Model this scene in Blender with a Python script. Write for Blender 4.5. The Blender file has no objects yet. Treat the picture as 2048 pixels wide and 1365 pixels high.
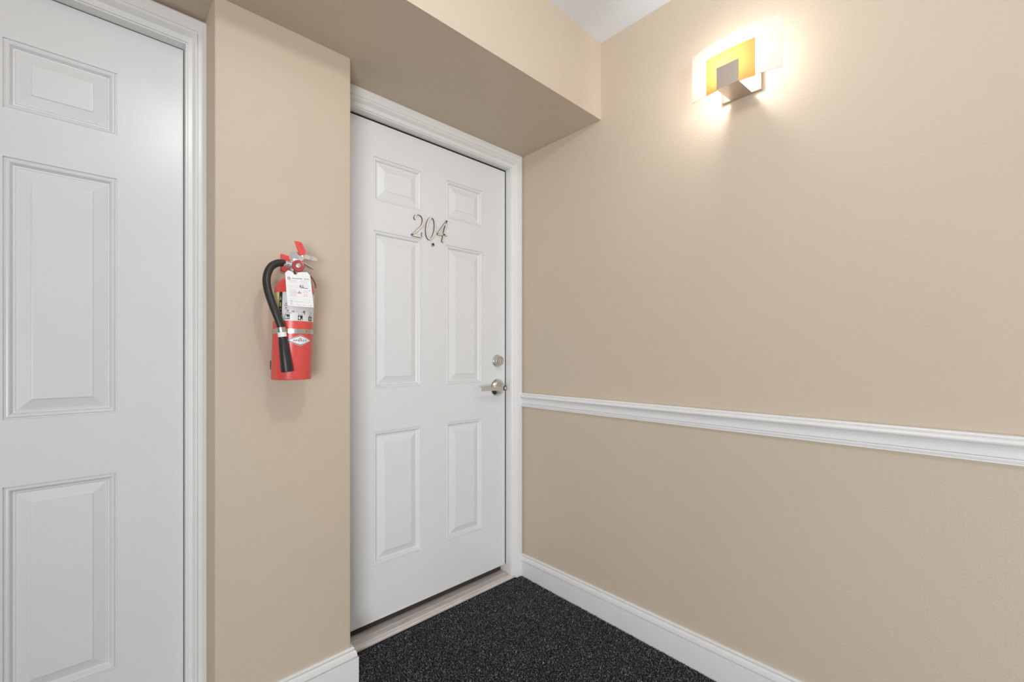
import bpy, bmesh, math, random
import numpy as np
from mathutils import Vector, Matrix

random.seed(7)
rng = np.random.default_rng(7)
scene = bpy.context.scene
COL = scene.collection

# ------------------------------------------------------------------ camera
# world: z = 0 is the eye height of the camera, X runs along the door wall, Y towards it
FPX, HORIZON, YAW = 889.0, 710.0, math.radians(46.57)
CX, SX = math.cos(YAW), math.sin(YAW)
cam_d = bpy.data.cameras.new('camera')
cam_d.sensor_width = 36.0
cam_d.lens = FPX / 2048 * 36.0
cam_d.shift_y = (HORIZON - 682.5) / 2048
cam_d.clip_start = 0.01
cam = bpy.data.objects.new('camera', cam_d)
COL.objects.link(cam)
cam.location = (0, 0, 0)
cam.rotation_euler = (math.pi / 2, 0, math.atan2(SX, CX) - math.pi / 2)
scene.camera = cam

# ------------------------------------------------------------------ world and lights
world = bpy.data.worlds.new('world')
scene.world = world
world.use_nodes = True
world.node_tree.nodes['Background'].inputs[0].default_value = (0.965, 0.98, 1.0, 1)
world.node_tree.nodes['Background'].inputs[1].default_value = 0.42

# semi-flush globe lamp hanging a little below the ceiling, above and right of the camera
ld = bpy.data.lights.new('ceiling_lamp_light', 'POINT')
ld.shadow_soft_size = 0.045
ld.energy = 13.0
ld.color = (1.0, 0.98, 0.955)
lamp = bpy.data.objects.new('ceiling_lamp_light', ld)
lamp.location = (0.37, 0.28, 1.21)
COL.objects.link(lamp)

# added cool fill light well behind the camera, evens out the lighting
fill_d = bpy.data.lights.new('added_fill_light', 'AREA')
fill_d.shape = 'SQUARE'
fill_d.size = 2.0
fill_d.energy = 206.0
fill_d.color = (0.96, 0.98, 1.0)
fill_o = bpy.data.objects.new('added_fill_light', fill_d)
fill_o.location = (-2.8, -3.5, -0.5)
fill_o.rotation_euler = (Vector((1.4, 1.6, -0.3)) - fill_o.location).to_track_quat('-Z', 'Y').to_euler()
COL.objects.link(fill_o)

vs = scene.view_settings
vs.view_transform = 'Standard'
vs.look = 'None'
vs.exposure = 0.06
vs.gamma = 1.0
vs.use_curve_mapping = False

# ------------------------------------------------------------------ helpers
def ray(px, py):
    u, v = (px - 1024) / FPX, (HORIZON - py) / FPX
    return (CX + SX * u, SX - CX * u, v)


def on_y(px, py, y):
    d = ray(px, py)
    t = y / d[1]
    return Vector((d[0] * t, y, d[2] * t))


def mesh_obj(name, verts, faces, mats, parent=None, mat_idx=None, smooth=False):
    me = bpy.data.meshes.new(name)
    me.from_pydata([tuple(v) for v in verts], [], faces)
    if not isinstance(mats, (list, tuple)):
        mats = [mats]
    for m in mats:
        me.materials.append(m)
    if mat_idx is not None:
        me.polygons.foreach_set('material_index', mat_idx)
    if smooth:
        me.polygons.foreach_set('use_smooth', [True] * len(me.polygons))
    me.validate()
    me.update()
    o = bpy.data.objects.new(name, me)
    COL.objects.link(o)
    if parent is not None:
        o.parent = parent
        o.matrix_parent_inverse = Matrix.Translation(-parent.location)
    return o


def bm_obj(name, bm, mats, parent=None, smooth=False, recalc=True):
    if recalc:
        bmesh.ops.recalc_face_normals(bm, faces=bm.faces)
    me = bpy.data.meshes.new(name)
    bm.to_mesh(me)
    bm.free()
    if not isinstance(mats, (list, tuple)):
        mats = [mats]
    for m in mats:
        me.materials.append(m)
    if smooth:
        me.polygons.foreach_set('use_smooth', [True] * len(me.polygons))
    o = bpy.data.objects.new(name, me)
    COL.objects.link(o)
    if parent is not None:
        o.parent = parent
        o.matrix_parent_inverse = Matrix.Translation(-parent.location)
    return o


def sharp(o, deg=32):
    me = o.data
    me.polygons.foreach_set('use_smooth', [True] * len(me.polygons))
    me.set_sharp_from_angle(angle=math.radians(deg))


def add_box(bm, x0, x1, y0, y1, z0, z1, bevel=0.0, seg=2):
    vs_ = [bm.verts.new((x, y, z)) for x in (x0, x1) for y in (y0, y1) for z in (z0, z1)]
    f = []
    for q in ((0, 1, 3, 2), (4, 6, 7, 5), (0, 4, 5, 1), (2, 3, 7, 6), (0, 2, 6, 4), (1, 5, 7, 3)):
        f.append(bm.faces.new([vs_[i] for i in q]))
    if bevel > 0:
        es = list({e for ff in f for e in ff.edges})
        bmesh.ops.bevel(bm, geom=es, offset=bevel, segments=seg, affect='EDGES', profile=0.5)
    return vs_


def box(name, x0, x1, y0, y1, z0, z1, mat, parent=None, bevel=0.0, seg=2):
    bm = bmesh.new()
    add_box(bm, x0, x1, y0, y1, z0, z1, bevel, seg)
    o = bm_obj(name, bm, mat, parent)
    if bevel > 0:
        sharp(o, 50)
    return o


def empty(name, loc):
    o = bpy.data.objects.new(name, None)
    o.location = loc
    o.empty_display_size = 0.05
    COL.objects.link(o)
    return o


def tag(o, label=None, cat=None, kind=None, group=None):
    if label:
        o['label'] = label
    if cat:
        o['category'] = cat
    if kind:
        o['kind'] = kind
    if group:
        o['group'] = group
    return o


def add_tube(bm, pts, radii, n=14, cap=True):
    pts = [Vector(p) for p in pts]
    if not isinstance(radii, (list, tuple)):
        radii = [radii] * len(pts)
    rings = []
    up = None
    for i, p in enumerate(pts):
        a = pts[max(0, i - 1)]
        b = pts[min(len(pts) - 1, i + 1)]
        t = (b - a).normalized()
        if up is None:
            up = Vector((0, 0, 1)) if abs(t.z) < 0.9 else Vector((0, 1, 0))
        s = t.cross(up).normalized()
        up = s.cross(t).normalized()
        rings.append([bm.verts.new(p + radii[i] * (math.cos(2 * math.pi * k / n) * s + math.sin(2 * math.pi * k / n) * up)) for k in range(n)])
    for r0, r1 in zip(rings, rings[1:]):
        for k in range(n):
            bm.faces.new((r0[k], r0[(k + 1) % n], r1[(k + 1) % n], r1[k]))
    if cap:
        bm.faces.new(rings[0])
        bm.faces.new(rings[-1][::-1])


def smooth_path(pts, n=6):
    pts = [Vector(p) for p in pts]
    P = [pts[0] * 2 - pts[1]] + pts + [pts[-1] * 2 - pts[-2]]
    out = []
    for i in range(1, len(P) - 2):
        for k in range(n):
            t = k / n
            p0, p1, p2, p3 = P[i - 1:i + 3]
            out.append(0.5 * ((2 * p1) + (p2 - p0) * t + (2 * p0 - 5 * p1 + 4 * p2 - p3) * t * t + (3 * p1 - p0 - 3 * p2 + p3) * t ** 3))
    out.append(pts[-1])
    return out


def add_lathe(bm, prof, origin, axis=(0, 0, 1), n=32):
    """prof: list of (radius, height along axis)"""
    ax = Vector(axis).normalized()
    s = ax.orthogonal().normalized()
    t = ax.cross(s)
    o = Vector(origin)
    rings = []
    for r, h in prof:
        if r < 1e-6:
            rings.append([bm.verts.new(o + ax * h)])
        else:
            rings.append([bm.verts.new(o + ax * h + r * (math.cos(2 * math.pi * k / n) * s + math.sin(2 * math.pi * k / n) * t)) for k in range(n)])
    for a, b in zip(rings, rings[1:]):
        for k in range(n):
            k2 = (k + 1) % n
            if len(a) == 1 and len(b) == 1:
                continue
            if len(a) == 1:
                bm.faces.new((a[0], b[k2], b[k]))
            elif len(b) == 1:
                bm.faces.new((a[k], a[k2], b[0]))
            else:
                bm.faces.new((a[k], a[k2], b[k2], b[k]))


def lathe(name, prof, origin, axis, mat, parent=None, n=32, deg=35):
    bm = bmesh.new()
    add_lathe(bm, prof, origin, axis, n)
    o = bm_obj(name, bm, mat, parent)
    sharp(o, deg)
    return o


def tube(name, pts, radii, mat, parent=None, n=14):
    bm = bmesh.new()
    add_tube(bm, pts, radii, n)
    o = bm_obj(name, bm, mat, parent)
    sharp(o, 50)
    return o


def sweep(name, path, prof, mat, parent=None, side=1, deg=30):
    """profile (offset from the wall, z) swept along a horizontal polyline with mitred corners;
    offset goes to the right of the walking direction when side = 1"""
    P = [Vector((p[0], p[1])) for p in path]
    dirs = [(b - a).normalized() for a, b in zip(P, P[1:])]
    nor = [Vector((d.y, -d.x)) * side for d in dirs]
    rings = []
    for i, p in enumerate(P):
        if i == 0:
            m = nor[0]
        elif i == len(P) - 1:
            m = nor[-1]
        else:
            m = (nor[i - 1] + nor[i])
            m = m / m.dot(nor[i])
        rings.append([(p.x + m.x * d, p.y + m.y * d, z) for d, z in prof])
    n = len(prof)
    verts = [v for r in rings for v in r]
    faces = []
    for i in range(len(P) - 1):
        for k in range(n - 1):
            a = i * n + k
            faces.append((a, a + 1, a + n + 1, a + n))
    faces.append(tuple(range(n)))
    faces.append(tuple(range((len(P) - 1) * n, len(P) * n))[::-1])
    bm = bmesh.new()
    bv = [bm.verts.new(v) for v in verts]
    for f in faces:
        bm.faces.new([bv[i] for i in f])
    o = bm_obj(name, bm, mat, parent)
    sharp(o, deg)
    return o


# ------------------------------------------------------------------ materials
def new_mat(name):
    m = bpy.data.materials.new(name)
    m.use_nodes = True
    nt = m.node_tree
    return m, nt, nt.nodes['Principled BSDF']


def paint(name, col, rough, bump_scale=0.0, bump=0.0, var=0.0, var_scale=3.0, metallic=0.0, stretch=None, spec=0.5, bump_dist=0.002):
    m, nt, b = new_mat(name)
    b.inputs['Base Color'].default_value = (*col, 1)
    b.inputs['Roughness'].default_value = rough
    b.inputs['Metallic'].default_value = metallic
    b.inputs['Specular IOR Level'].default_value = spec
    tc = nt.nodes.new('ShaderNodeTexCoord')
    mp = nt.nodes.new('ShaderNodeMapping')
    if stretch:
        mp.inputs['Scale'].default_value = stretch
    nt.links.new(tc.outputs['Object'], mp.inputs['Vector'])
    if bump > 0:
        nz = nt.nodes.new('ShaderNodeTexNoise')
        nz.inputs['Scale'].default_value = bump_scale
        nz.inputs['Detail'].default_value = 3
        nt.links.new(mp.outputs['Vector'], nz.inputs['Vector'])
        bp = nt.nodes.new('ShaderNodeBump')
        bp.inputs['Strength'].default_value = bump
        bp.inputs['Distance'].default_value = bump_dist
        nt.links.new(nz.outputs['Fac'], bp.inputs['Height'])
        nt.links.new(bp.outputs['Normal'], b.inputs['Normal'])
    if var > 0:
        nz = nt.nodes.new('ShaderNodeTexNoise')
        nz.inputs['Scale'].default_value = var_scale
        nz.inputs['Detail'].default_value = 4
        nt.links.new(mp.outputs['Vector'], nz.inputs['Vector'])
        rp = nt.nodes.new('ShaderNodeValToRGB')
        rp.color_ramp.elements[0].position = 0.3
        rp.color_ramp.elements[1].position = 0.7
        rp.color_ramp.elements[0].color = (*[c * (1 - var) for c in col], 1)
        rp.color_ramp.elements[1].color = (*[min(1, c * (1 + var)) for c in col], 1)
        nt.links.new(nz.outputs['Fac'], rp.inputs['Fac'])
        nt.links.new(rp.outputs['Color'], b.inputs['Base Color'])
    return m


M = {}
M['wall'] = paint('beige_wall_paint', (0.585, 0.490, 0.385), 0.55, 150, 0.42, 0.015, 2.0, spec=0.35)
M['ceiling'] = paint('white_ceiling_paint', (0.82, 0.86, 0.92), 0.8, 120, 0.2)
M['trim'] = paint('white_trim_paint', (0.80, 0.80, 0.79), 0.30, 60, 0.10, 0.015, 12.0, stretch=(1, 1, 1))
M['door'] = paint('white_door_enamel', (0.74, 0.745, 0.75), 0.30, 25, 0.05, 0.012, 5.0)
M['carpet_base'] = paint('black_carpet_backing', (0.006, 0.007, 0.009), 0.95, 400, 0.8)
M['dark'] = paint('dark_strip', (0.018, 0.015, 0.012), 0.7)
M['brown'] = paint('dark_brown_sweep', (0.045, 0.033, 0.025), 0.7)
M['sill'] = paint('worn_threshold', (0.66, 0.605, 0.575), 0.55, 40, 0.15, 0.10, 14.0, stretch=(1, 4, 1))
M['nickel'] = paint('satin_nickel', (0.70, 0.68, 0.66), 0.22, 300, 0.03, metallic=1.0, stretch=(1, 1, 20))
M['sconce_metal'] = paint('brushed_nickel', (0.64, 0.56, 0.49), 0.42, 300, 0.03, metallic=1.0)
M['numeral'] = paint('brushed_numeral_face', (0.86, 0.82, 0.80), 0.35, metallic=0.7)
M['chrome'] = paint('chrome', (0.84, 0.84, 0.85), 0.16, metallic=0.85)
M['steel'] = paint('steel_band', (0.60, 0.57, 0.53), 0.32, 200, 0.05, metallic=1.0)
M['red'] = paint('red_enamel', (0.74, 0.085, 0.075), 0.28, 30, 0.02)
M['red_plastic'] = paint('red_plastic', (0.76, 0.09, 0.08), 0.40)
M['dial'] = paint('red_gauge', (0.42, 0.06, 0.06), 0.25)
M['rubber'] = paint('black_hose_rubber', (0.022, 0.019, 0.017), 0.42, 200, 0.1)
M['paper'] = paint('white_card', (0.86, 0.86, 0.85), 0.6)
M['label'] = paint('white_label', (0.74, 0.73, 0.74), 0.35)
M['yellow'] = paint('yellow_label', (0.62, 0.58, 0.25), 0.4)
M['ink'] = paint('black_ink', (0.02, 0.02, 0.022), 0.5)
M['grey_ink'] = paint('grey_ink', (0.30, 0.31, 0.32), 0.5)
M['pale_ink'] = paint('pale_ink', (0.55, 0.56, 0.57), 0.5)
M['red_ink'] = paint('red_ink', (0.62, 0.16, 0.17), 0.5)
M['glass_lens'] = paint('lens', (0.02, 0.02, 0.02), 0.05)

# carpet fibre: colour from a per-tuft attribute
m, nt, b = new_mat('black_carpet_fibre')
at = nt.nodes.new('ShaderNodeAttribute')
at.attribute_name = 'tint'
nt.links.new(at.outputs['Color'], b.inputs['Base Color'])
b.inputs['Roughness'].default_value = 0.85
b.inputs['Specular IOR Level'].default_value = 0.25
M['fibre'] = m


def glass_mat(name, col, trans, rough=0.35, mix=0.55):
    """thin frosted glass: diffuse + translucent"""
    m, nt, b = new_mat(name)
    out = nt.nodes['Material Output']
    b.inputs['Base Color'].default_value = (*col, 1)
    b.inputs['Roughness'].default_value = rough
    tr = nt.nodes.new('ShaderNodeBsdfTranslucent')
    tr.inputs['Color'].default_value = (*trans, 1)
    mx = nt.nodes.new('ShaderNodeMixShader')
    mx.inputs[0].default_value = mix
    nt.links.new(b.outputs[0], mx.inputs[1])
    nt.links.new(tr.outputs[0], mx.inputs[2])
    nt.links.new(mx.outputs[0], out.inputs['Surface'])
    return m


M['frost'] = glass_mat('frosted_white_glass', (0.80, 0.78, 0.74), (0.92, 0.88, 0.82))
M['amber'] = glass_mat('amber_glass', (0.80, 0.55, 0.30), (1.0, 0.79, 0.45), mix=0.75)
m, nt, b = new_mat('lit_bulb')
b.inputs['Emission Color'].default_value = (1.0, 0.84, 0.62, 1)
b.inputs['Emission Strength'].default_value = 40
M['bulb'] = m

# ------------------------------------------------------------------ room shell
WX = 1.634          # right wall
WY = 1.660          # wall with the two doors
PIER_Y, PIER_X0, PIER_X1 = 1.511, 0.257, 0.657
SOF_Y = 1.155       # face of the bulkhead
SOF_B, SOF_F = 1.030, 1.037
CEIL = 1.376
SLAB_Y = 1.695
XMIN, YMIN = -1.6, -0.9


def floor_z(y):
    return -1.145 - 0.021 * (1.645 - y)


bm = bmesh.new()
FLOOR_Y = -0.30      # floor cut short behind the camera to let ambient light up from below
q = [(XMIN, FLOOR_Y), (WX + 0.1, FLOOR_Y), (WX + 0.1, 1.83), (XMIN, 1.83)]
top = [bm.verts.new((x, y, floor_z(y))) for x, y in q]
bot = [bm.verts.new((x, y, floor_z(y) - 0.05)) for x, y in q]
bm.faces.new(top)
bm.faces.new(bot[::-1])
for i in range(4):
    j = (i + 1) % 4
    bm.faces.new((top[j], top[i], bot[i], bot[j]))
floor = tag(bm_obj('floor', bm, M['carpet_base']), 'black carpeted corridor floor in front of the doors', None, 'structure')

tag(box('ceiling', XMIN, WX + 0.1, YMIN, SOF_Y + 0.02, CEIL, CEIL + 0.06, M['ceiling']), 'white ceiling corner above the beige bulkhead', None, 'structure')
tag(box('wall_right', WX, WX + 0.1, YMIN, 1.83, -1.30, CEIL + 0.02, M['wall']), 'long beige wall with white chair rail and wall lamp', None, 'structure')

tag(box('added_wall_left', XMIN - 0.1, XMIN, YMIN, 1.83, -1.30, CEIL + 0.02, M['wall']), 'unseen beige wall added left of the doors to limit the light', None, 'structure')  # added out of view to cut ambient light from the left

# door wall: pieces around the two openings
D1 = dict(x0=0.680, x1=1.5537, top=0.946, bot=-1.083)
D2 = dict(x0=-0.666, x1=0.2065, top=0.941, bot=-1.100)
OPEN = 0.022
bm = bmesh.new()
TH = 0.13
o1 = (D1['x0'] - OPEN, D1['x1'] + OPEN, D1['top'] + OPEN)
o2 = (D2['x0'] - OPEN, D2['x1'] + OPEN, D2['top'] + OPEN)
add_box(bm, o1[1], WX + 0.02, WY, WY + TH, -1.3, 1.06)
add_box(bm, o1[0], o1[1], WY, WY + TH, o1[2], 1.06)
add_box(bm, o2[1], o1[0], WY, WY + TH, -1.3, 1.06)
add_box(bm, o2[0], o2[1], WY, WY + TH, o2[2], 1.06)
add_box(bm, XMIN, o2[0], WY, WY + TH, -1.3, 1.06)
tag(bm_obj('wall_back', bm, M['wall']), 'beige wall around the two white doors', None, 'structure')

# bulkhead over the doors
bm = bmesh.new()
pr = [(SOF_Y, SOF_F), (WY + TH, SOF_B - 0.002), (WY + TH, CEIL + 0.06), (SOF_Y, CEIL + 0.06)]
a = [bm.verts.new((XMIN, y, z)) for y, z in pr]
c = [bm.verts.new((WX + 0.05, y, z)) for y, z in pr]
bm.faces.new(a)
bm.faces.new(c[::-1])
for i in range(4):
    j = (i + 1) % 4
    bm.faces.new((a[i], a[j], c[j], c[i]))
tag(bm_obj('wall_bulkhead', bm, M['wall']), 'beige dropped bulkhead running above both doors', None, 'structure')

# pier between the doors, eased vertical corners
bm = bmesh.new()
vv = add_box(bm, PIER_X0, PIER_X1, PIER_Y, WY + 0.02, -1.3, 1.045)
es = [e for e in bm.edges if abs(e.verts[0].co.z - e.verts[1].co.z) > 1 and e.verts[0].co.y < PIER_Y + 0.01]
bmesh.ops.bevel(bm, geom=es, offset=0.005, segments=3, affect='EDGES', profile=0.5)
o = bm_obj('wall_pier', bm, M['wall'])
sharp(o, 40)
tag(o, 'beige wall pier between the doors carrying the fire extinguisher', None, 'structure')

# ------------------------------------------------------------------ baseboards and chair rail
BH = 0.118


def base_prof(zt, zb, t=0.018):
    h = [(0.0, 0.0), (0.0050, 0.0), (0.0080, -0.0018), (0.0092, -0.0050), (0.0086, -0.0080), (0.0060, -0.0086), (0.0060, -0.0102), (0.0108, -0.0108),
         (0.0135, -0.0145), (0.0152, -0.0200), (0.0162, -0.0270), (0.0166, -0.0315), (0.0125, -0.0324), (0.0125, -0.0346), (t, -0.0352), (t, -0.0375)]
    return [(d, zt + z) for d, z in h] + [(t, zb), (0.0, zb)]


tag(sweep('baseboard_right', [(WX, YMIN), (WX, 1.6455)], base_prof(-1.033, -1.25), M['trim'], side=-1),
    'white moulded baseboard along the right beige wall', None, 'structure')
tag(sweep('baseboard_pier', [(PIER_X0, WY - 0.017), (PIER_X0, PIER_Y), (PIER_X1, PIER_Y), (PIER_X1, WY)], base_prof(-1.018, -1.25, 0.020), M['trim'], side=1),
    'white moulded baseboard wrapping the foot of the pier', None, 'structure')

zt = -0.1965
rail = [(0.0, 0.0), (0.012, 0.0), (0.0155, -0.0015), (0.0170, -0.0050), (0.0160, -0.0062), (0.0160, -0.0072), (0.0205, -0.0078), (0.0255, -0.0105), (0.0285, -0.0145), (0.0292, -0.0180), (0.0275, -0.0218),
        (0.0232, -0.0240), (0.0190, -0.0268), (0.0158, -0.0310), (0.0135, -0.0370), (0.0122, -0.0440), (0.0118, -0.0520), (0.0118, -0.0548),
        (0.0066, -0.0552), (0.0066, -0.0572), (0.0118, -0.0578), (0.0128, -0.0605), (0.0116, -0.0640), (0.0070, -0.0648), (0.0070, -0.0668), (0.0096, -0.0674), (0.0096, -0.0715), (0.0, -0.0725)]
tag(sweep('trim_1', [(WX, YMIN), (WX, 1.6455)], [(d, zt + z) for d, z in rail], M['trim'], side=-1),
    'white moulded chair rail across the right beige wall', None, 'structure')

# ------------------------------------------------------------------ doors
RINGS = [(0.0, 0.0), (0.0012, 0.0050), (0.0030, 0.0050), (0.0060, 0.0018), (0.0085, 0.0014), (0.0115, 0.0030), (0.0145, 0.0085), (0.0165, 0.0118), (0.0195, 0.0120),
         (0.0205, 0.0100), (0.0222, 0.0112), (0.0490, 0.0026), (0.0498, 0.0006), (0.0515, 0.0004)]


def door_panel(x0, x1, z0, z1, parent):
    verts, faces = [], []
    for ins, dep in RINGS:
        y = SLAB_Y + dep
        verts += [(x0 + ins, y, z0 + ins), (x1 - ins, y, z0 + ins), (x1 - ins, y, z1 - ins), (x0 + ins, y, z1 - ins)]
    for i in range(len(RINGS) - 1):
        for k in range(4):
            a_, b_ = i * 4 + k, i * 4 + (k + 1) % 4
            faces.append((a_, b_, b_ + 4, a_ + 4))
    n = (len(RINGS) - 1) * 4
    faces.append((n, n + 1, n + 2, n + 3))
    o = mesh_obj('panel', verts, faces, M['door'], parent)
    return o


CAS = [(0.0, 0.0), (0.0, 0.0062), (0.0010, 0.0072), (0.0112, 0.0072), (0.0116, 0.0064), (0.0124, 0.0066), (0.0178, 0.0222), (0.0186, 0.0236), (0.0226, 0.0242),
       (0.0231, 0.0206), (0.0250, 0.0206), (0.0256, 0.0238), (0.0275, 0.0244), (0.0385, 0.0236), (0.0388, 0.0226), (0.0396, 0.0226), (0.0399, 0.0235), (0.0515, 0.0216), (0.0552, 0.0178), (0.0570, 0.0120), (0.0570, 0.0)]


def casing_piece(parent, kind, x0, x1, zt, zb, scale=1.0, wtop=1.0):
    """x0,x1,zt: inner edges of the casing opening; profile (w outward, d proud of the wall)"""
    bm = bmesh.new()
    n = len(CAS)
    A, B = [], []
    for w, d in CAS:
        wv, wh = w * scale, w * wtop
        y = WY - d
        if kind == 'right':
            A.append((x1 + wv, y, zb)); B.append((x1 + wv, y, zt + wh))
        elif kind == 'left':
            A.append((x0 - wv, y, zb)); B.append((x0 - wv, y, zt + wh))
        else:
            A.append((x0 - wv, y, zt + wh)); B.append((x1 + wv, y, zt + wh))
    va = [bm.verts.new(p) for p in A]
    vb = [bm.verts.new(p) for p in B]
    for k in range(n - 1):
        bm.faces.new((va[k], va[k + 1], vb[k + 1], vb[k]))
    bm.faces.new(va)
    bm.faces.new(vb[::-1])
    o = bm_obj('casing', bm, M['trim'], parent)
    sharp(o, 25)
    return o


def make_door(name, D, cols, rows, cas_scale, cas_top, label, gap=0.0078, strip=True):
    root = empty(name, ((D['x0'] + D['x1']) / 2, SLAB_Y, D['bot']))
    tag(root, label, None, 'structure')
    # slab with six openings
    xs = sorted([D['x0'], D['x1']] + [v for c_ in cols for v in c_])
    zs = sorted([D['bot'], D['top']] + [v for r_ in rows for v in r_])
    bm = bmesh.new()
    vid = {}
    for i, x in enumerate(xs):
        for k, z in enumerate(zs):
            vid[i, k] = bm.verts.new((x, SLAB_Y, z))
    holes = {(xs.index(c_[0]), zs.index(r_[0])) for c_ in cols for r_ in rows}
    for i in range(len(xs) - 1):
        for k in range(len(zs) - 1):
            if (i, k) not in holes:
                bm.faces.new((vid[i, k], vid[i + 1, k], vid[i + 1, k + 1], vid[i, k + 1]))
    yb = SLAB_Y + 0.044
    edge = [(0, k) for k in range(len(zs))] + [(i, len(zs) - 1) for i in range(1, len(xs))] + \
           [(len(xs) - 1, k) for k in range(len(zs) - 2, -1, -1)] + [(i, 0) for i in range(len(xs) - 2, 0, -1)]
    back = [bm.verts.new((vid[e].co.x, yb, vid[e].co.z)) for e in edge]
    for a_ in range(len(edge)):
        b_ = (a_ + 1) % len(edge)
        bm.faces.new((vid[edge[a_]], vid[edge[b_]], back[b_], back[a_]))
    bm.faces.new(back[::-1])
    bm_obj('door_slab', bm, M['door'], root, recalc=True)
    for c_ in cols:
        for r_ in rows:
            door_panel(c_[0], c_[1], r_[0], r_[1], root)
    # jambs with stops behind the slab
    j0, j1, jt = D['x0'] - gap, D['x1'] + gap, D['top'] + gap
    zb = -1.20
    for kind in ('l', 'r', 't'):
        bm = bmesh.new()
        if kind == 'r':
            add_box(bm, j1, j1 + 0.0165, WY - 0.001, WY + TH, zb, jt + 0.0165)
            add_box(bm, j1 - 0.014, j1 + 0.002, yb + 0.001, WY + TH, zb, jt)
        elif kind == 'l':
            add_box(bm, j0 - 0.0165, j0, WY - 0.001, WY + TH, zb, jt + 0.0165)
            add_box(bm, j0 - 0.002, j0 + 0.014, yb + 0.001, WY + TH, zb, jt)
        else:
            add_box(bm, j0, j1, WY - 0.001, WY + TH, jt, jt + 0.0165)
            add_box(bm, j0, j1, yb + 0.001, WY + TH, jt - 0.014, jt + 0.002)
        bm_obj('jamb', bm, M['trim'], root)
    for kind, x0, x1 in (('left', j0, j1), ('right', j0, j1), ('top', j0, j1)):
        casing_piece(root, kind, j0 - 0.004, j1 + 0.004, jt + 0.004, zb, cas_scale, cas_top)
    # dark strip filling the gap just behind the slab face
    for (a0, a1, z0, z1) in ((D['x1'] + 0.0005, j1 - 0.0005, D['bot'], jt - 0.0005), (D['x0'], D['x1'], D['top'] + 0.0030, jt - 0.0002))[0 if strip else 1:]:
        box('gap_strip', a0, a1, SLAB_Y + 0.0015, yb, z0, z1, M['dark'], root)
    return root


ROWS1 = [(-0.860, -0.3135), (-0.140, 0.507), (0.6285, 0.807)]
COLS1 = [(0.8312, 1.0559), (1.1889, 1.4039)]
door1 = make_door('door_1', D1, COLS1, ROWS1, 1.12, 1.30, 'white six-panel door numbered 204 with lever and deadbolt')
ROWS2 = [(-0.8946, -0.3353), (-0.1655, 0.5022), (0.6249, 0.8025)]
COLS2 = [(-0.512, -0.295), (-0.1622, 0.0535)]
door2 = make_door('door_2', D2, COLS2, ROWS2, 0.92, 1.35, 'plain white six-panel door left of the fire extinguisher', gap=0.0022, strip=False)

box('bottom_cap', D1['x0'], D1['x1'], SLAB_Y - 0.0012, SLAB_Y - 0.0001, D1['bot'], D1['bot'] + 0.0095, M['door'], door1, 0.0005)
# threshold and dark sweep of door 204
bm = bmesh.new()
pr = [(1.6485, -1.20), (1.6485, -1.137), (1.6510, -1.1335), (1.662, -1.1300), (1.664, -1.1285), (1.690, -1.1265), (1.692, -1.1255), (1.79, -1.1255), (1.79, -1.20)]
xa, xb = D1['x0'] - 0.003, D1['x1'] + 0.0035
A = [bm.verts.new((xa - (0.020 if y < 1.659 else 0), y, z)) for y, z in pr]
B = [bm.verts.new((xb + (0.066 if y < 1.659 else 0), y, z)) for y, z in pr]
for k in range(len(pr) - 1):
    bm.faces.new((A[k], A[k + 1], B[k + 1], B[k]))
bm.faces.new(A)
bm.faces.new(B[::-1])
o = bm_obj('door_sill', bm, M['sill'], door1)
o['label'] = 'worn greyish threshold strip'
box('door_sweep', D1['x0'], D1['x1'], 1.7285, 1.7380, -1.124, D1['bot'] - 0.0005, M['brown'], door1)
box('door_sill', D2['x0'], D2['x1'], 1.650, 1.79, -1.20, -1.128, M['sill'], door2)

# door number, peephole, deadbolt, lever ------------------------------------------------
NY = SLAB_Y - 0.0002


def crop(pt):          # numerals were measured on an enlargement of the photograph
    return on_y(815 + pt[0] / 17.07, 420 + pt[1] / 17.07, SLAB_Y - 0.006)


def stroke_poly(pts, widths, closed=False, n=5):
    """centre line (door-plane x,z) and widths in metres to left and right outlines"""
    P = [Vector((p.x, p.z)) for p in pts]
    if closed:
        idx = [(P[i - 1], P[i], P[(i + 1) % len(P)]) for i in range(len(P))]
    else:
        idx = [(P[max(0, i - 1)], P[i], P[min(len(P) - 1, i + 1)]) for i in range(len(P))]
    L, R = [], []
    for (a_, p, b_), w in zip(idx, widths):
        t = (b_ - a_).normalized()
        nn = Vector((-t.y, t.x))
        L.append(p + nn * w / 2)
        R.append(p - nn * w / 2)
    return L, R


def add_stroke(bm, L, R, y_face, y_back, closed=False):
    n = len(L)
    mk = lambda P, y: [bm.verts.new((p.x, y, p.y)) for p in P]
    Lf, Rf, Lb, Rb = mk(L, y_face), mk(R, y_face), mk(L, y_back), mk(R, y_back)
    m_ = n if closed else n - 1
    for i in range(m_):
        j = (i + 1) % n
        f = bm.faces.new((Lf[i], Rf[i], Rf[j], Lf[j])); f.material_index = 0
        f = bm.faces.new((Lf[j], Lb[j], Lb[i], Lf[i])); f.material_index = 1
        f = bm.faces.new((Rf[i], Rb[i], Rb[j], Rf[j])); f.material_index = 1
        f = bm.faces.new((Lb[i], Lb[j], Rb[j], Rb[i])); f.material_index = 1
    if not closed:
        f = bm.faces.new((Lf[0], Lb[0], Rb[0], Rf[0])); f.material_index = 1
        f = bm.faces.new((Rf[-1], Rb[-1], Lb[-1], Lf[-1])); f.material_index = 1


def resample(pts, wid, n=5):
    q_ = smooth_path([Vector((p[0], p[1], w)) for p, w in zip(pts, wid)], n)
    return [(v.x, v.y) for v in q_], [v.z for v in q_]


K = 1 / 17.07 / FPX * 2.0        # enlargement pixels to metres, about 2 m away


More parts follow.
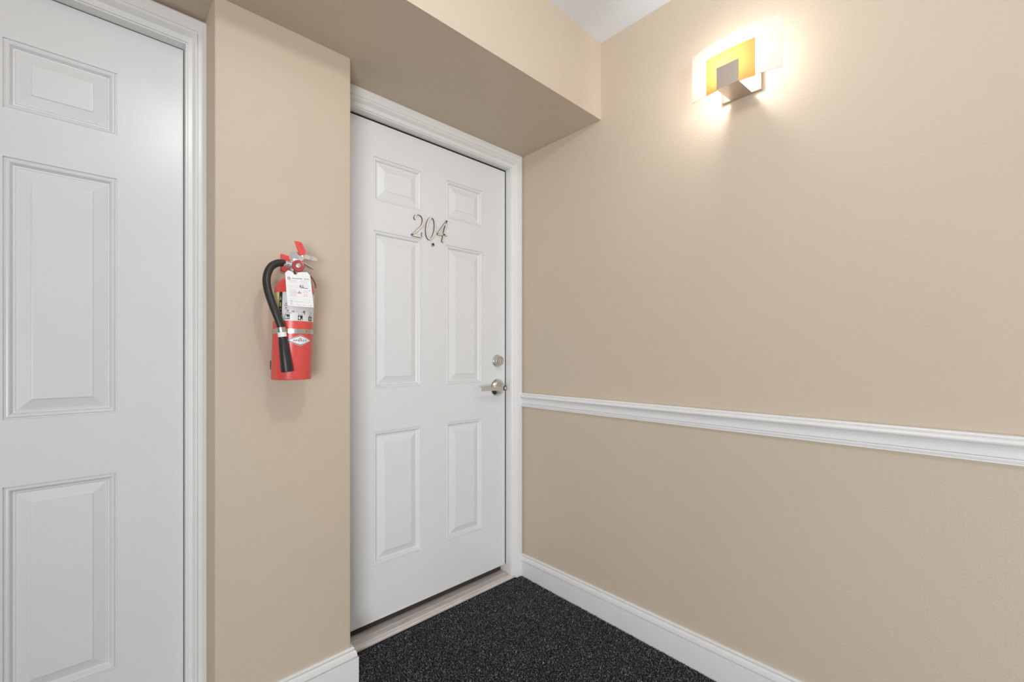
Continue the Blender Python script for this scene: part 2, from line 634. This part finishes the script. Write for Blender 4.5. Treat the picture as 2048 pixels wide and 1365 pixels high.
def numeral(name, strokes, label):
    bm = bmesh.new()
    for s in strokes:
        pts, wid, curved, closed = s
        if curved and not closed:
            pts, wid = resample(pts, wid)
        L, R = stroke_poly([crop(p) for p in pts], [w * K * 1.15 for w in wid], closed)
        add_stroke(bm, L, R, SLAB_Y - 0.0075, SLAB_Y - 0.0001, closed)
    o = bm_obj(name, bm, [M['numeral'], M['ink']], door1)
    o['label'] = label
    return o


two = [([(272, 325), (252, 290), (252, 235), (292, 170), (365, 142), (450, 175), (520, 255), (545, 365), (525, 480), (455, 590), (330, 700), (215, 800), (150, 850)],
        [34, 44, 44, 40, 42, 52, 66, 72, 66, 54, 46, 46, 46], True, False),
       ([(150, 846), (240, 868), (360, 888), (485, 912)], [44, 60, 68, 70], False, False),
       ([(470, 915), (500, 850), (512, 770)], [50, 38, 26], False, False)]
zero = [([(800 + 142 * math.cos(t) + 45 * math.sin(t), 632 + 30 * math.cos(t) - 372 * math.sin(t)) for t in np.linspace(0, 2 * math.pi, 48, endpoint=False)],
         [46 + 22 * abs(math.cos(t)) for t in np.linspace(0, 2 * math.pi, 48, endpoint=False)], False, True)]
four = [([(1352, 375), (1200, 590), (1035, 815)], [40, 46, 44], False, False),
        ([(1022, 825), (1180, 848), (1355, 868)], [50, 52, 50], False, False),
        ([(1345, 380), (1268, 740), (1192, 1100)], [50, 60, 58], False, False)]
numeral('door_numeral', two, 'brushed metal numeral 2')
numeral('door_numeral', zero, 'brushed metal numeral 0')
numeral('door_numeral', four, 'brushed metal numeral 4')

PX_, PZ_ = 1.1136, 0.4954
pe = lathe('peephole', [(0.0, 0.0), (0.0110, 0.0), (0.0112, 0.0022), (0.0095, 0.0040), (0.0068, 0.0042), (0.0062, 0.0030)], (PX_, SLAB_Y, PZ_), (0, -1, 0), M['chrome'], door1, 28)
lathe('lens', [(0.0063, 0.0026), (0.0045, 0.0040), (0.0, 0.0046)], (PX_, SLAB_Y, PZ_), (0, -1, 0), M['glass_lens'], pe, 20)

DB = (1.4975, SLAB_Y, -0.0310)
db = lathe('deadbolt', [(0.0, 0.0), (0.0315, 0.0), (0.0318, 0.004), (0.0305, 0.0075), (0.0290, 0.0085), (0.0280, 0.0085), (0.0285, 0.0115), (0.0270, 0.0155), (0.0255, 0.0165), (0.0235, 0.0170),
                        (0.0230, 0.0280), (0.0215, 0.0305), (0.0190, 0.0315), (0.0115, 0.0315), (0.0110, 0.0300), (0.0, 0.0300)], DB, (0, -1, 0), M['nickel'], door1, 40, 28)
lathe('key_cylinder', [(0.0105, 0.0300), (0.0105, 0.0325), (0.0085, 0.0335), (0.0, 0.0335)], DB, (0, -1, 0), M['chrome'], db, 24)
box('keyway', DB[0] - 0.0012, DB[0] + 0.0012, SLAB_Y - 0.0339, SLAB_Y - 0.0330, DB[2] - 0.006, DB[2] + 0.006, M['ink'], db)

LV = (1.4985, SLAB_Y, -0.1665)
rose = lathe('lever_rose', [(0.0, 0.0), (0.0435, 0.0), (0.0438, 0.006), (0.0420, 0.0095), (0.0370, 0.0150), (0.0300, 0.0215), (0.0255, 0.0240), (0.0160, 0.0245), (0.0150, 0.0250), (0.0, 0.0250)],
             LV, (0, -1, 0), M['nickel'], door1, 40, 28)
bm = bmesh.new()
add_lathe(bm, [(0.0, 0.020), (0.0135, 0.020), (0.0135, 0.0600), (0.0125, 0.0625), (0.0, 0.0625)], LV, (0, -1, 0), 28)
# flat lever arm tapering away from the hub and returning slightly to the door
st = [(0.012, 0.040, 0.0625, 0.0125), (-0.012, 0.040, 0.0625, 0.0128), (-0.035, 0.046, 0.0610, 0.0110), (-0.075, 0.049, 0.0605, 0.0092), (-0.120, 0.046, 0.0565, 0.0086), (-0.145, 0.041, 0.0510, 0.0084)]
rings = []
for dx, s0, s1, hh in st:
    rings.append([bm.verts.new((LV[0] + dx, SLAB_Y - s, LV[2] + h)) for s, h in ((s0, -hh), (s1, -hh), (s1, hh), (s0, hh))])
for r0, r1 in zip(rings, rings[1:]):
    for k in range(4):
        bm.faces.new((r0[k], r0[(k + 1) % 4], r1[(k + 1) % 4], r1[k]))
bm.faces.new(rings[0])
bm.faces.new(rings[-1][::-1])
o = bm_obj('lever', bm, M['nickel'], door1)
sharp(o, 30)
lathe('key_cylinder', [(0.0085, 0.0620), (0.0085, 0.0650), (0.0070, 0.0660), (0.0, 0.0660)], LV, (0, -1, 0), M['chrome'], o, 24)
box('keyway', LV[0] - 0.001, LV[0] + 0.001, SLAB_Y - 0.0664, SLAB_Y - 0.0655, LV[2] - 0.005, LV[2] + 0.005, M['ink'], o)

# ------------------------------------------------------------------ wall sconce
SY = 0.5685
sc = empty('wall_sconce', (WX, SY, 0.96))
tag(sc, 'lit wall lamp with curved frosted glass and amber panel', 'lamp')
box('back_plate', WX - 0.012, WX - 0.0002, 0.505, 0.632, 0.8885, 1.020, M['sconce_metal'], sc, 0.001)
# L-shaped nickel bracket: shelf and upright front plate
bm = bmesh.new()
pr = [(WX - 0.012, 0.8888), (1.5050, 0.8790), (1.5050, 0.9500), (1.5072, 0.9500), (1.5072, 0.8815), (WX - 0.012, 0.8912)]
a = [bm.verts.new((x, 0.5350, z)) for x, z in pr]
c = [bm.verts.new((x, 0.6040, z)) for x, z in pr]
for i in range(6):
    j = (i + 1) % 6
    bm.faces.new((a[i], a[j], c[j], c[i]))
bm.faces.new(a)
bm.faces.new(c[::-1])
bm_obj('bracket', bm, M['sconce_metal'], sc)


def curved_glass(name, y0, y1, z0, z1, xc, sag, th, mat):
    n = 24
    verts, faces = [], []
    for i in range(n + 1):
        t = i / n
        y = y0 + (y1 - y0) * t
        s = 2 * (y - 0.56) / 0.28
        x = xc + sag * s * s
        for dx in (0, th):
            for z in (z0, z1):
                verts.append((x + dx, y, z))
    for i in range(n):
        a_ = i * 4
        faces += [(a_, a_ + 1, a_ + 5, a_ + 4), (a_ + 2, a_ + 6, a_ + 7, a_ + 3), (a_, a_ + 4, a_ + 6, a_ + 2), (a_ + 1, a_ + 3, a_ + 7, a_ + 5)]
    faces += [(0, 2, 3, 1), (n * 4, n * 4 + 1, n * 4 + 3, n * 4 + 2)]
    o = mesh_obj(name, verts, faces, mat, sc)
    sharp(o, 40)
    return o


curved_glass('frosted_shade', 0.420, 0.7025, 0.886, 1.0505, 1.5160, 0.024, 0.003, M['frost'])
g = curved_glass('amber_panel', 0.490, 0.6435, 0.880, 0.9995, 1.5095, 0.024, 0.003, M['amber'])
g['label'] = 'amber glass panel'
bm = bmesh.new()
add_lathe(bm, [(0.0, 0.0), (0.011, 0.0), (0.011, 0.016), (0.0, 0.016)], (1.546, 0.585, 0.8866), (0, 0, 1), 20)
bm_obj('lamp_socket', bm, M['paper'], sc)
bu = lathe('light_bulb', [(0.0, 0.0), (0.0075, 0.001), (0.0095, 0.010), (0.0095, 0.027), (0.006, 0.034), (0.0, 0.036)], (1.546, 0.585, 0.9030), (0, 0, 1), M['bulb'], sc, 20)
pl = bpy.data.lights.new('sconce_bulb_light', 'POINT')
pl.energy = 2.2
pl.color = (1.0, 0.99, 0.98)
pl.shadow_soft_size = 0.02
po = bpy.data.objects.new('sconce_bulb_light', pl)
COL.objects.link(po)
po.location = (1.546, 0.585, 0.960)

# ------------------------------------------------------------------ fire extinguisher
EX, EY, ER = 0.4464, 1.4430, 0.0555
ZB = -0.0745
fx = empty('fire_extinguisher', (EX, EY, ZB))
tag(fx, 'red fire extinguisher with black hose and white tag on pier', 'extinguisher')


LEAN = 0.034        # the bottle hangs a little out of plumb


def cyl(phi, z, r):
    p = math.radians(phi)
    return (EX + r * math.sin(p) + LEAN * (z - 0.06), EY - r * math.cos(p), z)


body_prof = [(0.0, 0.004), (ER - 0.007, 0.004), (ER - 0.004, 0.0), (ER - 0.001, 0.001), (ER, 0.004), (ER, 0.262)]
for k in range(1, 13):
    t = k / 12 * math.pi / 2
    body_prof.append((0.016 + (ER - 0.016) * math.cos(t) ** 0.8 if k < 12 else 0.016, 0.262 + 0.045 * math.sin(t)))
body_prof += [(0.016, 0.318), (0.0, 0.318)]
bo_ = lathe('cylinder', body_prof, (EX, EY, ZB), (0, 0, 1), M['red'], fx, 64, 30)
for v_ in bo_.data.vertices:
    v_.co.x += LEAN * (v_.co.z - 0.06)


def patch(name, p0, p1, z0, z1, r, mat, parent, n=None):
    n = n or max(2, int(abs(p1 - p0) / 4))
    verts, faces = [], []
    for i in range(n + 1):
        p = p0 + (p1 - p0) * i / n
        verts += [cyl(p, z0, r), cyl(p, z1, r)]
    for i in range(n):
        a_ = 2 * i
        faces.append((a_, a_ + 2, a_ + 3, a_ + 1))
    return mesh_obj(name, verts, faces, mat, parent)


def text_mesh(txt, size, align='CENTER'):
    cu = bpy.data.curves.new('txt', 'FONT')
    cu.body = txt
    cu.size = size
    cu.align_x = align
    cu.align_y = 'CENTER'
    ob = bpy.data.objects.new('txt', cu)
    me = bpy.data.meshes.new_from_object(ob)
    v = [tuple(q.co) for q in me.vertices]
    f = [tuple(p.vertices) for p in me.polygons]
    bpy.data.objects.remove(ob)
    bpy.data.curves.remove(cu)
    bpy.data.meshes.remove(me)
    return v, f


def cyl_text(name, txt, size, phi, z, r, mat, parent, sx=1.0):
    v, f = text_mesh(txt, size)
    verts = [cyl(phi + math.degrees(x * sx / ER), z + y, r) for x, y, _ in v]
    return mesh_obj(name, verts, f, mat, parent)


# printed instruction label wrapped round the upper body
lab = patch('instruction_label', -51, 78, 0.100, 0.1845, ER + 0.0004, M['label'], fx, 34)
patch('yellow_label', -110, -62, 0.100, 0.1845, ER + 0.0004, M['yellow'], fx, 14)
col = patch('black_label_column', -62, -51, 0.100, 0.1845, ER + 0.0004, M['ink'], fx, 4)
for ch, z in (('A', 0.165), ('B', 0.147), ('C', 0.129)):
    cyl_text('print', ch, 0.017, -56.5, z, ER + 0.0008, M['yellow'], col, 0.6)
R1 = ER + 0.0007
R2 = ER + 0.0010


def cyl_print(parent, rects, mat, r=R1):
    verts, faces = [], []
    for p0, p1, z0, z1 in rects:
        n = max(1, math.ceil((p1 - p0) / 2.5))
        for i in range(n):
            a_, b_ = p0 + (p1 - p0) * i / n, p0 + (p1 - p0) * (i + 1) / n
            k = len(verts)
            verts += [cyl(a_, z0, r), cyl(b_, z0, r), cyl(b_, z1, r), cyl(a_, z1, r)]
            faces.append((k, k + 1, k + 2, k + 3))
    o_ = mesh_obj('print', verts, faces, mat, parent)
    o_['kind'] = 'stuff'
    return o_


# three black pictogram squares with pale figures, caption rows, hand symbols
cyl_print(lab, [(-41, -27.5, 0.1045, 0.1185), (-5, 8.5, 0.1025, 0.1165), (29, 44, 0.1015, 0.1155)], M['ink'])
cyl_print(lab, [(-39.5, -36.5, 0.1060, 0.1165), (-36.5, -34.5, 0.1060, 0.1120), (-33, -29.5, 0.1070, 0.1110),
                (-3.5, 1.5, 0.1060, 0.1115), (-1.5, 0.5, 0.1040, 0.1145), (3.5, 7, 0.1035, 0.1065), (33, 36, 0.1035, 0.1130), (38, 41, 0.1060, 0.1100)], M['label'], R2)
cyl_print(lab, [(-38.5, -37.5, 0.1205, 0.1235), (-35, -22, 0.1215, 0.1225), (-4, -1.5, 0.1185, 0.1210), (1, 10, 0.1190, 0.1200), (30, 36, 0.1175, 0.1185),
                (-10, 9, 0.1255, 0.1262), (9, 11, 0.1240, 0.1290), (11, 13, 0.1280, 0.1310), (13, 15.5, 0.1200, 0.1300), (37, 41, 0.1250, 0.1270), (38, 40, 0.1200, 0.1220),
                (-42, -34, 0.1495, 0.1510), (-42, -40, 0.1430, 0.1465), (-37, -34, 0.1430, 0.1465), (-41, -35, 0.1370, 0.1385), (-40, -37, 0.1335, 0.1350)], M['ink'])
cyl_print(lab, [(-36, -31, 0.1260, 0.1320), (-22, -15, 0.1250, 0.1290)], M['red_ink'])

# diamond emblem low on the body
def diamond(name, hw, hh, r, mat, parent, hole=None):
    verts, faces = [], []
    n = 18
    pc, zc = 4.0, 0.0425
    for i in range(n + 1):
        t = -1 + 2 * i / n
        h = hh * (1 - abs(t))
        verts += [cyl(pc + hw * t, zc - h, r), cyl(pc + hw * t, zc + h, r)]
    for i in range(n):
        a_ = 2 * i
        faces.append((a_, a_ + 2, a_ + 3, a_ + 1))
    return mesh_obj(name, verts, faces, mat, parent)


dm = diamond('diamond_emblem', 41, 0.0165, ER + 0.0004, M['paper'], fx)
diamond('border', 38.8, 0.0152, ER + 0.0007, M['ink'], dm)
diamond('field', 35.4, 0.0131, ER + 0.0010, M['paper'], dm)
cyl_text('print', 'AMEREX', 0.0088, 4, 0.0418, ER + 0.0013, M['ink'], dm, 1.22)
cyl_print(dm, [(0, 8, 0.0480, 0.0490), (1, 3, 0.0455, 0.0480), (5, 7, 0.0455, 0.0480), (3, 5, 0.0490, 0.0510)], M['red_ink'], ER + 0.0013)
cyl_print(dm, [(3.5, 4.5, 0.0325, 0.0335)], M['ink'], ER + 0.0013)

# steel strap round the body with clamp, bracket plate on the wall
bd = patch('strap', -112, 112, 0.0625, 0.0765, ER + 0.0016, M['steel'], fx, 48)
cyl_print(bd, [(20, 23, 0.0685, 0.0705)], M['ink'], ER + 0.0019)
bm = bmesh.new()
add_box(bm, EX - 0.016, EX + 0.011, 1.4995, PIER_Y - 0.0002, -0.055, 0.200, 0.0012, 1)
bo = bm_obj('wall_bracket', bm, M['red_plastic'], fx)
bm = bmesh.new()
pr = [(EX - 0.016, 0.315), (EX + 0.012, 0.309), (EX + 0.012, 0.256), (EX - 0.004, 0.259), (EX - 0.016, 0.266)]
a = [bm.verts.new((x, 1.4995, z)) for x, z in pr]
c = [bm.verts.new((x, PIER_Y - 0.0002, z)) for x, z in pr]
bm.faces.new(a)
bm.faces.new(c[::-1])
for i in range(5):
    j = (i + 1) % 5
    bm.faces.new((a[i], a[j], c[j], c[i]))
add_box(bm, EX - 0.004, EX + 0.010, EY + 0.012, 1.500, 0.262, 0.268)
bm_obj('bracket_hook', bm, M['red_plastic'], fx)
box('bracket_foot', EX - 0.0455, EX + 0.030, 1.488, PIER_Y - 0.0002, -0.045, -0.018, M['ink'], bo, 0.001)

# valve head
lathe('neck_collar', [(0.0, 0.0), (0.0185, 0.0), (0.0185, 0.008), (0.0165, 0.011), (0.0165, 0.016), (0.0, 0.016)], (EX, EY, 0.2405), (0, 0, 1), M['steel'], fx, 28)
bm = bmesh.new()
add_box(bm, EX - 0.006, EX + 0.022, EY - 0.016, EY + 0.016, 0.252, 0.292, 0.004, 2)
add_lathe(bm, [(0.0, 0.0), (0.0095, 0.0), (0.0095, 0.016), (0.0, 0.016)], (EX, EY - 0.014, 0.2660), (0, -1, 0), 20)
o = bm_obj('valve_body', bm, M['chrome'], fx)
sharp(o, 40)
# gauge facing the room
ga = lathe('pressure_gauge', [(0.0, 0.0), (0.0165, 0.0), (0.0175, 0.002), (0.0175, 0.008), (0.0160, 0.0105), (0.0135, 0.0100), (0.0, 0.0092)], (EX + 0.006, EY - 0.029, 0.2665), (-0.25, -1, 0.0), M['dial'], fx, 32)
lathe('gauge_hub', [(0.0, 0.0090), (0.0068, 0.0090), (0.0066, 0.0120), (0.0, 0.0128)], (EX + 0.006, EY - 0.029, 0.2665), (-0.25, -1, 0.0), M['steel'], ga, 20)
# carrying handle and squeeze lever, both pointing along the wall
bm = bmesh.new()
hp = [(-0.007, 0.290, 0.313, 0.013), (0.026, 0.288, 0.311, 0.013), (0.029, 0.296, 0.309, 0.011), (0.050, 0.294, 0.307, 0.011), (0.066, 0.293, 0.3045, 0.010), (0.072, 0.294, 0.300, 0.007)]
rings = [[bm.verts.new((EX + dx, EY + s * w, z)) for s, z in ((-1, z0), (1, z0), (1, z1), (-1, z1))] for dx, z0, z1, w in hp]
for r0, r1 in zip(rings, rings[1:]):
    for k in range(4):
        bm.faces.new((r0[k], r0[(k + 1) % 4], r1[(k + 1) % 4], r1[k]))
bm.faces.new(rings[0])
bm.faces.new(rings[-1][::-1])
bmesh.ops.recalc_face_normals(bm, faces=bm.faces)
bmesh.ops.bevel(bm, geom=list(bm.edges), offset=0.0015, segments=2, affect='EDGES')
o = bm_obj('squeeze_lever', bm, M['chrome'], fx)
sharp(o, 40)
bm = bmesh.new()
hp = [(0.010, 0.283, 0.286, 0.011), (0.030, 0.281, 0.284, 0.011), (0.050, 0.272, 0.275, 0.010), (0.060, 0.268, 0.2705, 0.007)]
rings = [[bm.verts.new((EX + dx, EY + s * w, z)) for s, z in ((-1, z0), (1, z0), (1, z1), (-1, z1))] for dx, z0, z1, w in hp]
for r0, r1 in zip(rings, rings[1:]):
    for k in range(4):
        bm.faces.new((r0[k], r0[(k + 1) % 4], r1[(k + 1) % 4], r1[k]))
bm.faces.new(rings[0])
bm.faces.new(rings[-1][::-1])
bm_obj('carry_handle', bm, M['chrome'], fx)

# red pull-pin flag
FY = EY - 0.018
fl = [(588.8, 482), (602, 484.5), (606, 490), (612, 505), (610, 509.5), (606, 511), (600, 509.5), (596.5, 505)]
P = [on_y(px, py, FY) for px, py in fl]
n = len(P)
verts = [(p.x, FY, p.z) for p in P] + [(p.x, FY + 0.0022, p.z) for p in P]
faces = [tuple(range(n)), tuple(range(2 * n - 1, n - 1, -1))] + [(i, i + n, (i + 1) % n + n, (i + 1) % n) for i in range(n)]
fo = mesh_obj('safety_flag', verts, faces, M['red_plastic'], fx)
a, c = on_y(600, 487.5, FY), on_y(604.5, 498.5, FY)
d = Vector((0.0008, 0, -0.0002))
mesh_obj('print', [a - d - Vector((0, 0.0003, 0)), a + d - Vector((0, 0.0003, 0)), c + d - Vector((0, 0.0003, 0)), c - d - Vector((0, 0.0003, 0))], [(0, 1, 2, 3)], M['dial'], fo)
tube('pull_pin', [on_y(604, 505, FY + 0.003), on_y(605.5, 514, FY + 0.004), (EX + 0.012, FY + 0.01, 0.300)], 0.0015, M['chrome'], fx, 8)

# hose: coupling, black hose, clip, ferrule and nozzle
tube('hose_coupling', [(EX - 0.004, EY, 0.272), (EX - 0.010, EY, 0.2725), (EX - 0.0105, EY, 0.2725), (EX - 0.028, EY, 0.2735)], [0.0090, 0.0090, 0.0106, 0.0106], M['chrome'], fx, 18)
hp = [(569, 527, 1.443), (556, 526.5, 1.441), (543, 533, 1.436), (535.5, 546, 1.428), (533, 562, 1.420), (535.5, 580, 1.412), (541.5, 600, 1.404), (550, 622, 1.396), (557.5, 641, 1.391), (562.5, 656, 1.388)]
tube('hose', smooth_path([on_y(*p) for p in hp], 7), 0.0108, M['rubber'], fx, 18)
A_, B_, C_ = on_y(562.0, 655, 1.388), on_y(563.5, 664, 1.388), on_y(565, 674, 1.388)
cl = tube('hose_clip', [A_.lerp(B_, 0.0), B_], [0.0128, 0.0128], M['steel'], fx, 20)
tube('ferrule', [B_.lerp(C_, 0.06), C_], [0.0118, 0.0118], M['paper'], fx, 20)
E_ = on_y(574.5, 744, 1.386)
tube('nozzle', [C_.lerp(E_, 0.005), C_.lerp(E_, 0.10), C_.lerp(E_, 0.12), C_.lerp(E_, 0.97), E_], [0.0108, 0.0112, 0.0122, 0.0166, 0.0160], M['rubber'], fx, 22)

# plastic tie that holds the tag
tube('tag_tie', smooth_path([on_y(606, 545, 1.41), on_y(616, 547, 1.415), on_y(625, 557, 1.425), on_y(631, 568, 1.435), on_y(632, 577, 1.44)], 5), 0.0032, M['steel'], fx, 8)

# inspection tag: white card with punched top hanging in front of the valve
TY0, TY1 = 1.3790, 1.3745       # top and bottom of the card lean


def tagpt(px, py, off=0.0):
    t = (py - 541) / 75
    return on_y(px, py, TY0 + (TY1 - TY0) * t - off)


notch = [(591.0 + 4.6 * -math.cos(k / 6 * math.pi), 545.0 + 5.0 * math.sin(k / 6 * math.pi)) for k in range(7)]
out = [(570.2, 545.5), (577, 540.8)] + [(x, y) for x, y in notch] + [(614, 544.5), (620.2, 551), (627.6, 615.5), (575.0, 612.0)]
P = [tagpt(*p) for p in out]
bm = bmesh.new()
vf = [bm.verts.new(p) for p in P]
vb = [bm.verts.new(p + Vector((0, 0.0008, 0))) for p in P]
bm.faces.new(vf)
bm.faces.new(vb[::-1])
for i in range(len(P)):
    j = (i + 1) % len(P)
    bm.faces.new((vf[j], vf[i], vb[i], vb[j]))
bmesh.ops.triangulate(bm, faces=[f for f in bm.faces if len(f.verts) > 4])
tg = bm_obj('inspection_tag', bm, M['paper'], fx)
tg['label'] = 'white inspection tag'


def tag_uv(u, v, off=0.0006):
    # u 0..1 across, v 0..1 down the card
    x = (571.0 + 4.2 * v) + u * (49.5 + 3.0 * v)
    y = 545 + v * 67.0 + u * (3.5 + 0.5 * v)
    return tagpt(x, y, off)


def tag_print(rects, mat):
    verts, faces = [], []
    for u0, u1, v0, v1 in rects:
        k = len(verts)
        verts += [tag_uv(u0, v1), tag_uv(u1, v1), tag_uv(u1, v0), tag_uv(u0, v0)]
        faces.append((k, k + 1, k + 2, k + 3))
    o_ = mesh_obj('print', verts, faces, mat, tg)
    o_['kind'] = 'stuff'
    return o_


rr = random.Random(3)


def dashes(u0, u1, v, h, step=0.035, fill=0.75):
    out_, u = [], u0
    while u < u1:
        w = step * rr.uniform(0.5, 1.0) * fill
        out_.append((u, min(u + w, u1), v, v + h))
        u += step
    return out_


tag_print(dashes(0.24, 0.66, 0.150, 0.026, 0.030, 0.95) + dashes(0.74, 0.92, 0.150, 0.026, 0.045, 0.95), M['grey_ink'])
pale = []
for v in (0.215, 0.245, 0.275):
    pale += dashes(0.14, 0.42, v, 0.010, 0.03) + dashes(0.56, 0.86, v, 0.010, 0.03)
pale += [(0.06, 0.90, 0.375, 0.381), (0.06, 0.90, 0.425, 0.431), (0.52, 0.9, 0.325, 0.331)]
for v in np.arange(0.50, 0.72, 0.032):
    pale += dashes(0.12, 0.38, float(v), 0.014, 0.04)
for v in (0.50, 0.53, 0.56):
    pale += dashes(0.66, 0.84, v, 0.012, 0.04)
tag_print(pale, M['pale_ink'])
low = [(0.10 + 0.068 * k, 0.122 + 0.068 * k, 0.835, 0.862) for k in range(12)]
for c0 in (0.10, 0.34, 0.57, 0.80):
    low += dashes(c0, c0 + 0.13, 0.935, 0.020, 0.03)
low += dashes(0.10, 0.30, 0.775, 0.012, 0.035) + dashes(0.64, 0.92, 0.775, 0.010, 0.035)
tag_print(low, M['pale_ink'])
red = [(0.07, 0.10, 0.135, 0.200), (0.15, 0.18, 0.135, 0.200), (0.10, 0.15, 0.125, 0.145), (0.10, 0.15, 0.190, 0.210), (0.41, 0.58, 0.575, 0.588), (0.44, 0.55, 0.588, 0.602), (0.47, 0.52, 0.535, 0.565)]
red += dashes(0.66, 0.80, 0.62, 0.012, 0.04) + dashes(0.66, 0.80, 0.66, 0.012, 0.04)
tag_print(red, M['red_ink'])
# pen scribble and punch marks
bm = bmesh.new()
scr = [(0.53, 0.40), (0.57, 0.35), (0.59, 0.37), (0.55, 0.40), (0.59, 0.42), (0.55, 0.44), (0.60, 0.44), (0.66, 0.35), (0.68, 0.44), (0.62, 0.41), (0.72, 0.435), (0.84, 0.440)]
add_tube(bm, [tag_uv(u, v, 0.0008) for u, v in scr], 0.0006, 5)
bm_obj('scribble', bm, M['ink'], tg)
tag_print([(0.885, 0.915, 0.49, 0.51), (0.15, 0.18, 0.83, 0.85), (0.14, 0.17, 0.895, 0.910)], M['ink'])

# ------------------------------------------------------------------ carpet pile
def carpet():
    sp = 0.0050
    xs = np.arange(0.30, WX - 0.018, sp)
    ys = np.arange(0.30, 1.640, sp)
    X, Y = np.meshgrid(xs, ys)
    X = X.ravel() + rng.uniform(-0.5, 0.5, X.size) * sp
    Y = Y.ravel() + rng.uniform(-0.5, 0.5, Y.size) * sp
    keep = (X < WX - 0.0195) & (Y < 1.6465) & ~((X < PIER_X1 + 0.022) & (X > PIER_X0 - 0.022) & (Y > PIER_Y - 0.022))
    # thin the part the nearest frame edge hides
    X, Y = X[keep], Y[keep]
    n = X.size
    Z = -1.145 - 0.021 * (1.645 - Y)
    h = rng.uniform(0.0022, 0.0060, n)
    r = rng.uniform(0.0018, 0.0031, n)
    a0 = rng.uniform(0, 2 * np.pi, n)
    lean = rng.uniform(0.0, 0.0055, n)
    la = rng.uniform(0, 2 * np.pi, n)
    lx, ly = lean * np.cos(la), lean * np.sin(la)
    V = np.zeros((n, 7, 3), dtype=np.float32)
    for k in range(3):
        ang = a0 + k * 2 * np.pi / 3
        V[:, k, 0] = X + r * 0.8 * np.cos(ang)
        V[:, k, 1] = Y + r * 0.8 * np.sin(ang)
        V[:, k, 2] = Z - 0.001
        ang2 = ang + 0.8
        V[:, 3 + k, 0] = X + r * np.cos(ang2) + lx * 0.5
        V[:, 3 + k, 1] = Y + r * np.sin(ang2) + ly * 0.5
        V[:, 3 + k, 2] = Z + h * 0.65
    V[:, 6, 0] = X + lx
    V[:, 6, 1] = Y + ly
    V[:, 6, 2] = Z + h
    F = []
    for k in range(3):
        j = (k + 1) % 3
        F += [(k, j, 3 + j), (k, 3 + j, 3 + k), (3 + k, 3 + j, 6)]
    F = np.array(F, dtype=np.int32)
    L = (F[None] + (np.arange(n, dtype=np.int32) * 7)[:, None, None]).reshape(-1)
    nf = n * 9
    me = bpy.data.meshes.new('carpet_pile')
    me.vertices.add(n * 7)
    me.vertices.foreach_set('co', V.reshape(-1))
    me.loops.add(nf * 3)
    me.loops.foreach_set('vertex_index', L)
    me.polygons.add(nf)
    me.polygons.foreach_set('loop_start', np.arange(0, nf * 3, 3, dtype=np.int32))
    me.polygons.foreach_set('loop_total', np.full(nf, 3, dtype=np.int32))
    at_ = me.color_attributes.new('tint', 'FLOAT_COLOR', 'POINT')
    base = np.array([0.105, 0.110, 0.118])
    g_ = rng.lognormal(0.0, 0.55, n)
    c_ = base[None] * g_[:, None]
    c_ *= 1 + rng.uniform(-0.12, 0.12, (n, 3))
    spark = rng.random(n) < 0.0012
    c_[spark] = (0.20, 0.20, 0.19)
    C = np.ones((n, 7, 4), dtype=np.float32)
    C[:, :, :3] = c_[:, None, :]
    at_.data.foreach_set('color', C.reshape(-1))
    me.update(calc_edges=True)
    me.validate()
    me.materials.append(M['fibre'])
    o = bpy.data.objects.new('carpet_pile', me)
    COL.objects.link(o)
    tag(o, 'short black speckled carpet pile covering the floor', 'carpet', 'stuff')


carpet()
